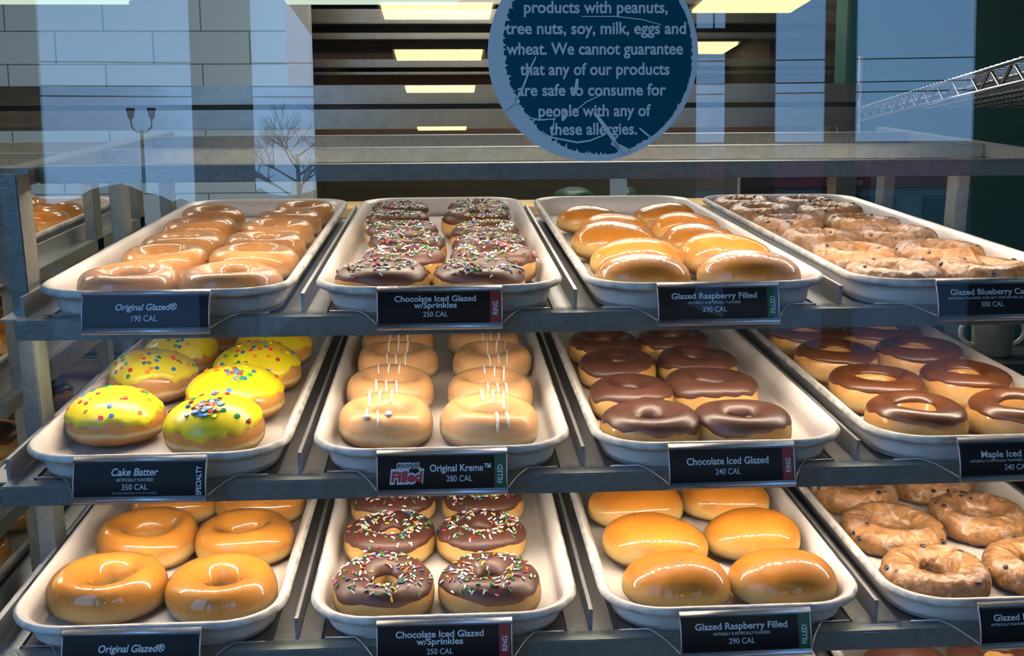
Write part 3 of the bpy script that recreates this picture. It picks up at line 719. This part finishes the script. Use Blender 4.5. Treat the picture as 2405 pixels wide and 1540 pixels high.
rasp=[L('Glazed Raspberry Filled',.0075,.078,.0048),L('NATURALLY & ARTIFICIALLY FLAVORED',.0017,.048,.0022,.004),L('290 CAL',-.0042,.022,.0044,N_)]
choc=[L('Chocolate Iced Glazed',.0085,.072,.0047),L('w/Sprinkles',.0030,.038,.0047),L('250 CAL',-.0048,.0215,.0044,N_)]
blue=[L('Glazed Blueberry Cake',.0075,.078,.0048),L('ARTIFICIALLY FLAVORED. DOES NOT CONTAIN REAL BLUEBERRIES',.0022,.084,.0019,.004),L('300 CAL',-.0035,.0215,.0044,N_)]
orig=[L('Original Glazed\u00ae',.0050,.053,.0052,B_,.2,cx=.0005),L('190 CAL',-.0045,.022,.0048,N_,cx=-.001)]
price_tag(0,0,orig,None,'black price tag reading 190 CAL beneath the top shelf glazed rings',-.006,-.03)
price_tag(0,1,choc,('RING',RED,0,.0115),'black red-banded price tag reading 250 CAL on the top shelf',0,-.01)
price_tag(0,2,rasp,('FILLED',GREEN),'black green-banded price tag reading 290 CAL on the top shelf',0,.02)
price_tag(0,3,blue,None,'black price tag reading 300 CAL on the top shelf',.006,.03)
price_tag(1,0,[L('Cake Batter',.0070,.039,.0056,B_,.2),L('ARTIFICIALLY FLAVORED',.0008,.031,.0024,.004),L('350 CAL',-.0050,.0215,.0046,N_),L('30\u00a2 UPCHARGE FOR EACH IN A DOZEN',-.0100,.037,.0018,.0,0,GREY)],('SPECIALTY',None,-.0005,.0235),'black price tag reading 350 CAL with SPECIALTY up its side',-.003,-.03)
price_tag(1,1,[L('Original Kreme\u2122',.0045,.052,.0054,cx=.0155),L('280 CAL',-.0042,.022,.0048,N_,cx=.0145)],('FILLED',GREEN),'black price tag reading 280 CAL with a red and white emblem',0,-.01,True)
price_tag(1,2,[L('Chocolate Iced Glazed',.0050,.072,.0055),L('240 CAL',-.0038,.022,.0048,N_)],('RING',RED,0,.0115),'black red-banded price tag reading 240 CAL on the middle shelf',0,.02)
price_tag(1,3,[L('Maple Iced Glazed',.0055,.063,.0052),L('NATURALLY & ARTIFICIALLY FLAVORED. DOES NOT CONTAIN MAPLE',0,.084,.0020,.004),L('240 CAL',-.0058,.022,.0046,N_)],None,'black price tag reading 240 CAL at the right end of the middle shelf',.006,.03)
price_tag(2,0,orig,None,'black price tag cut by the lower picture edge under the glazed rings',-.002,-.03)
price_tag(2,1,choc,('RING',RED,0,.0115),'black red-banded price tag reading 250 CAL on the lower shelf',0,-.01)
price_tag(2,2,rasp,('FILLED',GREEN),'black green-banded price tag reading 290 CAL on the lower shelf',0,.02)
price_tag(2,3,blue,None,'black price tag at the right end of the lower shelf',.004,.03)

# ------------------------------------------------------------------ sticker on the glass
VINYL=mat('pale_vinyl',(.62,.63,.62),.7,spec=.2); INK=mat('teal_ink',(.0,.075,.105),.6,spec=.08)
SR=.0695; SXC,SZC=.0985,.0716
st=empty('round_sticker',(SXC,.742+SZC*.0255,ZC+SZC)); st.rotation_euler=(-.0255,0,0); tag(st,'round blue allergy notice stuck on the glass, its print worn','sticker')
n=96; v=[(SR*cos(2*pi*k/n),-.0004,SR*sin(2*pi*k/n)) for k in range(n)]+[(SR*cos(2*pi*k/n),-.0001,SR*sin(2*pi*k/n)) for k in range(n)]
obj('backing',v,[tuple(range(n))]+[tuple(range(n,2*n))[::-1]]+[(k,k+n,(k+1)%n+n,(k+1)%n) for k in range(n)],VINYL,st)
n=420; v=[]
for k in range(n):
    a=2*pi*k/n; ex=.0035+.0075*max(0,-cos(a-.35))**2
    r=SR-ex-.0013*abs(noise.noise(Vector((a*14,1,0))))*2-(.006*max(0,noise.noise(Vector((a*40,5,0)))) if pi*.6<a<pi*1.55 else 0)
    v.append((r*cos(a),-.0006,r*sin(a)))
v.append((0,-.0006,0)); obj('printed_ground',v,[(k,(k+1)%n,n) for k in range(n)],INK,st)
def sp(px,py): return ((px-1398)*.0002851,(130-py)*.0002851)
for s,x0,x1,y in (('products with peanuts,',1238,1570,24),('tree nuts, soy, milk, eggs and',1195,1613,71),('wheat. We cannot guarantee',1197,1606,117),('that any of our products',1228,1575,163),('are safe to consume for',1222,1567,210),('people with any of',1270,1532,257),('these allergies.',1295,1500,299)):
    cx,cy=sp((x0+x1)/2,y); p,f=text_fit(s,cx,cy,(x1-x0)*.0002851,.0074,.022)
    obj('lettering',[(a,-.0008,b) for a,b in p],f,VINYL,st)
def scratch(pts,wd):
    mb=MB(); P=[Vector((sp(*q)[0],-.0010,sp(*q)[1])) for q in pts]; v=[];f=[]
    for q,p in enumerate(P):
        t=(P[min(q+1,len(P)-1)]-P[max(q-1,0)]).normalized(); nn=Vector((-t.z,0,t.x)); k=wd*(.5+.5*sin(pi*(q+.4)/(len(P)-.2)))+.00008
        v+=[p+nn*k,p-nn*k]
    for q in range(len(P)-1): f.append((q*2,q*2+1,q*2+3,q*2+2))
    return v,f
mb=MB()
for pts,wd in (([(1265,135),(1250,165),(1230,215),(1212,240),(1190,255)],.0006),([(1258,298),(1300,318),(1360,330),(1390,326),(1425,312)],.0005),([(1400,262),(1425,295),(1445,325),(1462,355)],.0013),([(1308,262),(1303,300),(1297,335)],.0003),([(1420,220),(1380,238),(1345,268)],.0003),([(1190,205),(1215,225),(1225,240)],.0016),([(1210,262),(1270,278),(1310,276)],.0004),([(1370,45),(1450,45),(1510,52),(1555,64)],.00025),([(1440,330),(1465,345),(1480,350)],.0018),([(1505,298),(1520,310),(1530,318)],.0006),([(1360,185),(1358,205),(1352,220)],.0012),([(1330,255),(1335,268),(1325,280)],.0010)):
    obj('scratch',*scratch(pts,wd),VINYL,st)

# ------------------------------------------------------------------ behind the rack
def px_at(px,py,Yd):                              # a point seen at px,py lying Yd in front
    d=MR.transposed()@Vector(((px-1202.5)/2609.26,(py-770)/2609.26,1)); d*=Yd/d.y; return Vector((d.x,d.y,d.z+ZC))
hd=empty('case_header',(0,2.0,1.5)); tag(hd,'brushed stainless header rail across the back of the case','rail')
for za,zb,nm in ((.0655,.0985,'lower_rail'),(.1075,.140,'upper_rail')):
    MB().box(-1.6,-.02,ZC+za-1.5,.74,.02,ZC+zb-1.5).build(nm,STEEL,hd,bevel=.002)
MB().box(-1.6,-.012,ZC+.0985-1.5,.74,.012,ZC+.1075-1.5).build('track',mat('black_rubber',(.01,.01,.011),.4),hd)
for x in (-1.55,.70): MB().box(x,-.02,-.88,x+.04,.02,ZC+.0655-1.5).build('upright',STEEL,hd,bevel=.002)
hood=empty('exhaust_hood',(.35,4.3,1.7)); tag(hood,'dull stainless kitchen hood with horizontal ribs behind the sticker','hood')
for ya,yb in ((8,30),(40,72),(92,106),(150,168),(178,184)):
    za=(389-yb)/2609*4.3+ZC-1.7; zb=(389-ya)/2609*4.3+ZC-1.7
    MB().box(-.93,-.05,za,1.3,.05,zb).build('rib',STEEL,hood,bevel=.003)
MB().box(-.93,.06,.0,1.3,.6,.62).build('casing',BROWN,hood)
MB().box(-.93,.06,.62,-.88,.1,.88).box(1.25,.06,.62,1.3,.1,.88).build('hanger',STEEL,hood)
br=tag(MB().box(-.9,0,0,1.2,.5,.42).build('wall_cabinet',BROWN,loc=(.3,4.45,ZC+.06)),'dark brown cabinet on the back wall under the kitchen hood','cabinet')
jm=MB().box(0,0,0,.07,.1,2.58).build('door_jamb',ALU,loc=(-.49,3.6,0)); jm.name='door_1'; struct(jm)
bc=empty('back_counter',(.3,3.6,0)); tag(bc,'beige work counter standing behind the rack','counter')
MB().box(-.7,-.3,0,.7,.3,1.27).build('cabinet_body',BEIGE,bc); MB().box(-.72,-.32,1.27,.72,.32,1.30).build('worktop',BEIGE,bc,bevel=.003)
GBAG=mat('dark_green_bag',(.012,.045,.035),.45,bump=.5,bscale=40)
def bag(x,wd,label):
    mb=MB(); v=[];f=[]; n,m=20,9
    for j in range(m+1):
        ph=-pi/2+pi*j/m
        for i in range(n):
            th=2*pi*i/n; p=Vector((wd*.5*cos(ph)*cos(th),.06*cos(ph)*sin(th),.026+.026*sin(ph))); p+=Vector((1,1,.6))*.008*noise.noise(p*26+Vector((x*9,0,0))); p.z=max(p.z,0); v.append(p)
    for j in range(m):
        for i in range(n): f.append((j*n+i,j*n+(i+1)%n,(j+1)*n+(i+1)%n,(j+1)*n+i))
    o=obj('green_bag',v,f,GBAG,None,True,(x,3.45,1.3005)); return tag(o,label,'bag')
bag(.395,.125,'dark green bag on the back counter, larger one left of the post'); bag(.555,.07,'small dark green bag on the back counter right of the post')
pp=MB().box(-.022,-.02,0,.022,.02,2.58).build('pole',mat('blue_grey_pole',(.22,.30,.40),.4)); pp.location=(.50,3.22,0); pp.name='grey_pole'; tag(pp,'blue grey upright pole between the two green bags','pole')
# menu board on the counter side
mbd=empty('menu_board',px_at(1860,432,2.6)); tag(mbd,'dark board with dotted band and white letters behind the last tray','sign')
MB().box(-.125,0,-.24,.19,.012,.026).build('board',mat('board_black',(.012,.011,.012),.4),mbd)
MB().box(-.127,-.004,.024,.19,.012,.028).box(-.127,-.004,-.24,-.1235,.012,.026).build('board_edge',ALU,mbd)
mb=MB()
for r in range(5):
    for c in range(38):
        x=-.115+.0062*c+(.0031 if r%2 else 0); z=.017-.0052*r
        if x<.075 or x>.128: mb.box(x-.0009,-.0006,z-.0009,x+.0009,-.0002,z+.0009)
o=mb.build('dot_pattern',GREY,mbd)
for s,cx in (('Sw',.092),('ons',.155)):
    p,f=text_fit(s,cx,.004,.024 if s=='Sw' else .03,.014,.02); obj('lettering',[(a,-.0008,b) for a,b in p],f,GREY,mbd)
MB().box(-.01,.012,-1.1,.01,.03,-.0).build('stand_leg',ALU,mbd)
# wire shelf over the right side
def rot(p): return Vector((1.12+(-.21)*(3.0-p.y)+p.x, p.y, p.z))
ws=empty('wire_shelf',(1.12,3.0,1.563)); tag(ws,'chrome wire shelf with zigzag edge at the upper right','shelf'); WB=Vector((1.12,3.0,1.563))
for ex in (0,.85):
    mb=MB()
    for dz in (0,-.032): mb.tube([rot(Vector((ex,1.25,1.563+dz)))-WB,rot(Vector((ex,3.0,1.563+dz)))-WB],.004,8)
    z=[]; k=0; y=1.25
    while y<=3.0: z.append(rot(Vector((ex,y,1.563-(.032 if k%2 else 0))))-WB); y+=.06; k+=1
    mb.tube(z,.0028,6); mb.build('truss_edge',CHROME,ws,True)
mb=MB(); y=1.25
while y<=3.0: mb.tube([rot(Vector((0,y,1.566)))-WB,rot(Vector((.85,y,1.566)))-WB],.002,6); y+=.03
o=mb.build('cross_wires',CHROME,ws,True)
mb=MB()
for k in range(1,12): mb.tube([rot(Vector((.07*k,1.25,1.560)))-WB,rot(Vector((.06*k,3.0,1.560)))-WB],.003,6)
mb.build('long_wires',CHROME,ws,True)
for x_,y_ in ((0,2.97),(.85,2.97)): MB().tube([rot(Vector((x_,y_,.0)))-WB,rot(Vector((x_,y_,1.70)))-WB],.011,10).build('pole',mat('dark_pole',(.03,.04,.045),.4,.5),ws,True)
# mugs on a ledge, pipe
_p=px_at(2330,834,1.95); ldg=empty('side_cabinet',(_p.x,_p.y,0)); tag(ldg,'dark low cabinet at the right carrying a mug','cabinet'); DL=mat('dark_ledge',(.03,.035,.04),.4)
MB().box(-.20,-.08,0,.11,.09,_p.z-.012).build('cabinet_body',DL,ldg); MB().box(-.22,-.09,_p.z-.012,.12,.09,_p.z).build('cabinet_top',DL,ldg)
MUG=mat('grey_mug',(.22,.25,.24),.3)
def mug(px,label,sgn):
    p=px_at(px,834,1.95); t=empty('mug',p+Vector((0,0,.0003))); tag(t,label,'mug')
    MB().lathe([(.0001,.0),(.030,.0),(.034,.004),(.0355,.045),(.036,.085),(.0345,.087),(.033,.083),(.0325,.02),(.0001,.008)],28).build('cup',MUG,t,True)
    MB().tube([(sgn*.034,0,.068)]+[(sgn*(.034+.026*sin(pi*q/10)),0,.044+.024*cos(pi*q/10)) for q in range(1,10)]+[(sgn*.034,0,.02)],.0045,8).build('handle',MATS['tray_fibreglass'],t,True)
    MB().tube([(.034,0,.068)]+[(.034+.026*sin(pi*q/10),0,.044+.024*cos(pi*q/10)) for q in range(1,10)]+[(.034,0,.02)],.0045,8).build('handle',MATS['tray_fibreglass'],t,True)
mug(2328,'grey mug with two pale handles right of the caramel rings',-1)
p=px_at(2249,600,2.14); pipe=MB().tube([(0,0,-p.z),(0,0,.16)],.0115,14).tube([(0,0,.05),(0,0,.068)],.015,14).tube([(0,0,.095),(0,0,.103)],.014,14).build('water_pipe',mat('pipe_paint',(.25,.30,.33),.4),smooth=True,loc=p); tag(pipe,'pale grey vertical pipe in the dark gap right of the last tray','pipe')
# things on the floor between the racks
def crate(px,py,Yd,sx,sy,h,col,label):
    p=px_at(px,py,Yd); z=p.z
    t=empty('storage_tote',(p.x,p.y,z-h)); tag(t,label,'tote','totes behind the racks'); m=mat('tote_'+label.split()[0],col,.5)
    MB().box(-sx,-sy,0,sx,sy,h-.03).build('tub',m,t,bevel=.006); MB().box(-sx-.01,-sy-.01,h-.03,sx+.01,sy+.01,h).build('rim',m,t,bevel=.004)
    sup=MB().box(-sx-.03,-sy-.03,0,sx+.03,sy+.03,z-h-.0005).build('floor_stand',DECK,loc=(p.x,p.y,0)); tag(sup,'dark stand under the %s tote'%label.split()[0],'stand')
crate(330,575,2.5,.13,.15,.22,(.20,.26,.32),'grey tote behind the left post of the rack'); crate(250,640,2.9,.22,.12,.3,(.012,.05,.10),'navy tote low behind the left post')

# ------------------------------------------------------------------ outdoors, seen only mirrored in the glass
DARK=mat('dark_bark',(.05,.04,.035),.9); NEEDLE=mat('needle_green',(.012,.028,.016),.9); LAMP=mat('lamp_metal',(.05,.05,.055),.6)
sl=empty('street_lamp',(-13.2,-48.5,-.12)); tag(sl,'twin-headed street lamp mirrored in the glass at left','street lamp')
MB().tube([(0,0,0),(0,0,5.7)],[.12,.07],10).build('pole',LAMP,sl,True)
for sgn in (-1,1):
    MB().tube([(0,0,5.6),(sgn*.25,0,5.65),(sgn*.42,0,5.85),(sgn*.45,0,6.2)],.04,8).build('arm',LAMP,sl,True)
    MB().lathe([(.0001,0),(.10,.05),(.20,.45),(.17,.5),(.0001,.52)],14,(sgn*.45,0,6.15)).build('lamp_head',LAMP,sl,True)
def bare_tree(loc,h,label):
    t=empty('bare_tree',loc); tag(t,label,'tree'); rn=random.Random(3); tr=MB(); br_=MB()
    tr.tube([(0,0,0),(.05,0,h*.3),(0,.05,h*.6)],[.09,.07,.05],8)
    def grow(p,d,l,r,dep):
        q=p+d*l; br_.tube([p,(p+q)/2+Vector((rn.uniform(-.03,.03),rn.uniform(-.03,.03),0)),q],[r,r*.8,r*.6],5)
        if dep:
            for _ in range(4): grow(p+d*l*rn.uniform(.5,1),(d+Vector((rn.uniform(-.9,.9),rn.uniform(-.9,.9),rn.uniform(-.2,.6)))).normalized(),l*.7,r*.6,dep-1)
    for k in range(9): grow(Vector((0,0,h*(.35+.03*k))),Vector((cos(k*2.4),sin(k*2.4),.6)).normalized(),h*.17,.03,3)
    tr.build('trunk',DARK,t,True); br_.build('branches',DARK,t,True)
hv=[];hf=[]; HN=120
for q in range(HN+1):
    x=-48+46*q/HN; top=2.75+.9*noise.noise(Vector((x*.35,0,2)))+.45*noise.noise(Vector((x*1.7,4,0)))
    for (dy,z) in ((-.8,0),(-1.0,top*.5),(-.5,top),(.3,top*.95),(.8,top*.5),(.7,0)): hv.append((x,-43+dy+.3*noise.noise(Vector((x,dy,z))),-.12+z))
for q in range(HN):
    for r in range(5): hf.append((q*6+r,q*6+r+1,(q+1)*6+r+1,(q+1)*6+r))
tl=obj('distant_treeline',hv,hf,NEEDLE); tl['kind']='stuff'; tag(tl,'dark row of distant trees mirrored low in the glass at left','trees')
bare_tree((-3.9,-28.5,-.12),5.6,'bare twiggy tree mirrored in the glass left of the sticker')
def conifer(loc,h,label):
    t=empty('evergreen_tree',loc); tag(t,label,'tree'); rn=random.Random(8); mb=MB()
    MB().tube([(0,0,0),(0,0,h)],[.15,.02],8).build('trunk',DARK,t,True)
    for k in range(26):
        z=h*(.12+.86*k/26); R=(h*.22)*(1-k/27)
        for a in range(9):
            th=a*.7+k*1.3+rn.uniform(-.2,.2); l=R*rn.uniform(.7,1.1); e=Vector((cos(th)*l,sin(th)*l,z-.25*l)); s=Vector((0,0,z+.1)); sd=Vector((-sin(th),cos(th),0))*l*.28
            mb.add([s,(s+e)/2+sd,e,(s+e)/2-sd,(s+e)/2+Vector((0,0,.12*l))],[(0,1,4),(1,2,4),(2,3,4),(3,0,4),(0,3,2,1)])
    mb.build('foliage',NEEDLE,t)
conifer((9.2,-24,-.12),4.6,'dark evergreen tree mirrored at the right of the glass')
shop=empty('store_building',(14,-45,-.12)); tag(shop,'low shop front with red sign band mirrored in the glass at right','building')
MB().box(-12,0,0,12,8,4.2).build('wall',mat('shop_wall',(.30,.28,.27),.7),shop); MB().box(-12,8,2.6,12,8.15,3.6).build('sign_band',mat('sign_red',(.45,.02,.05),.5),shop)
for k in range(5): MB().box(-11+4.6*k,8,.2,-7.4+4.6*k,8.1,2.3).build('window',mat('shop_window',(.05,.07,.09),.2),shop)
for q,z in enumerate((5.2,5.6,6.4)):
    pts=[(12,-60+3*t,z-.5*sin(pi*t/20)) for t in range(21)]
    tag(MB().tube([(-40+4*t,-30-q,z+.4-.7*sin(pi*t/20)) for t in range(21)],.02,5).build('power_line',LAMP,smooth=True),'overhead cable mirrored in the glass, %s of three'%('lowest','middle','highest')[q],'cable','overhead cables')
bpy.data.objects.remove(FO)
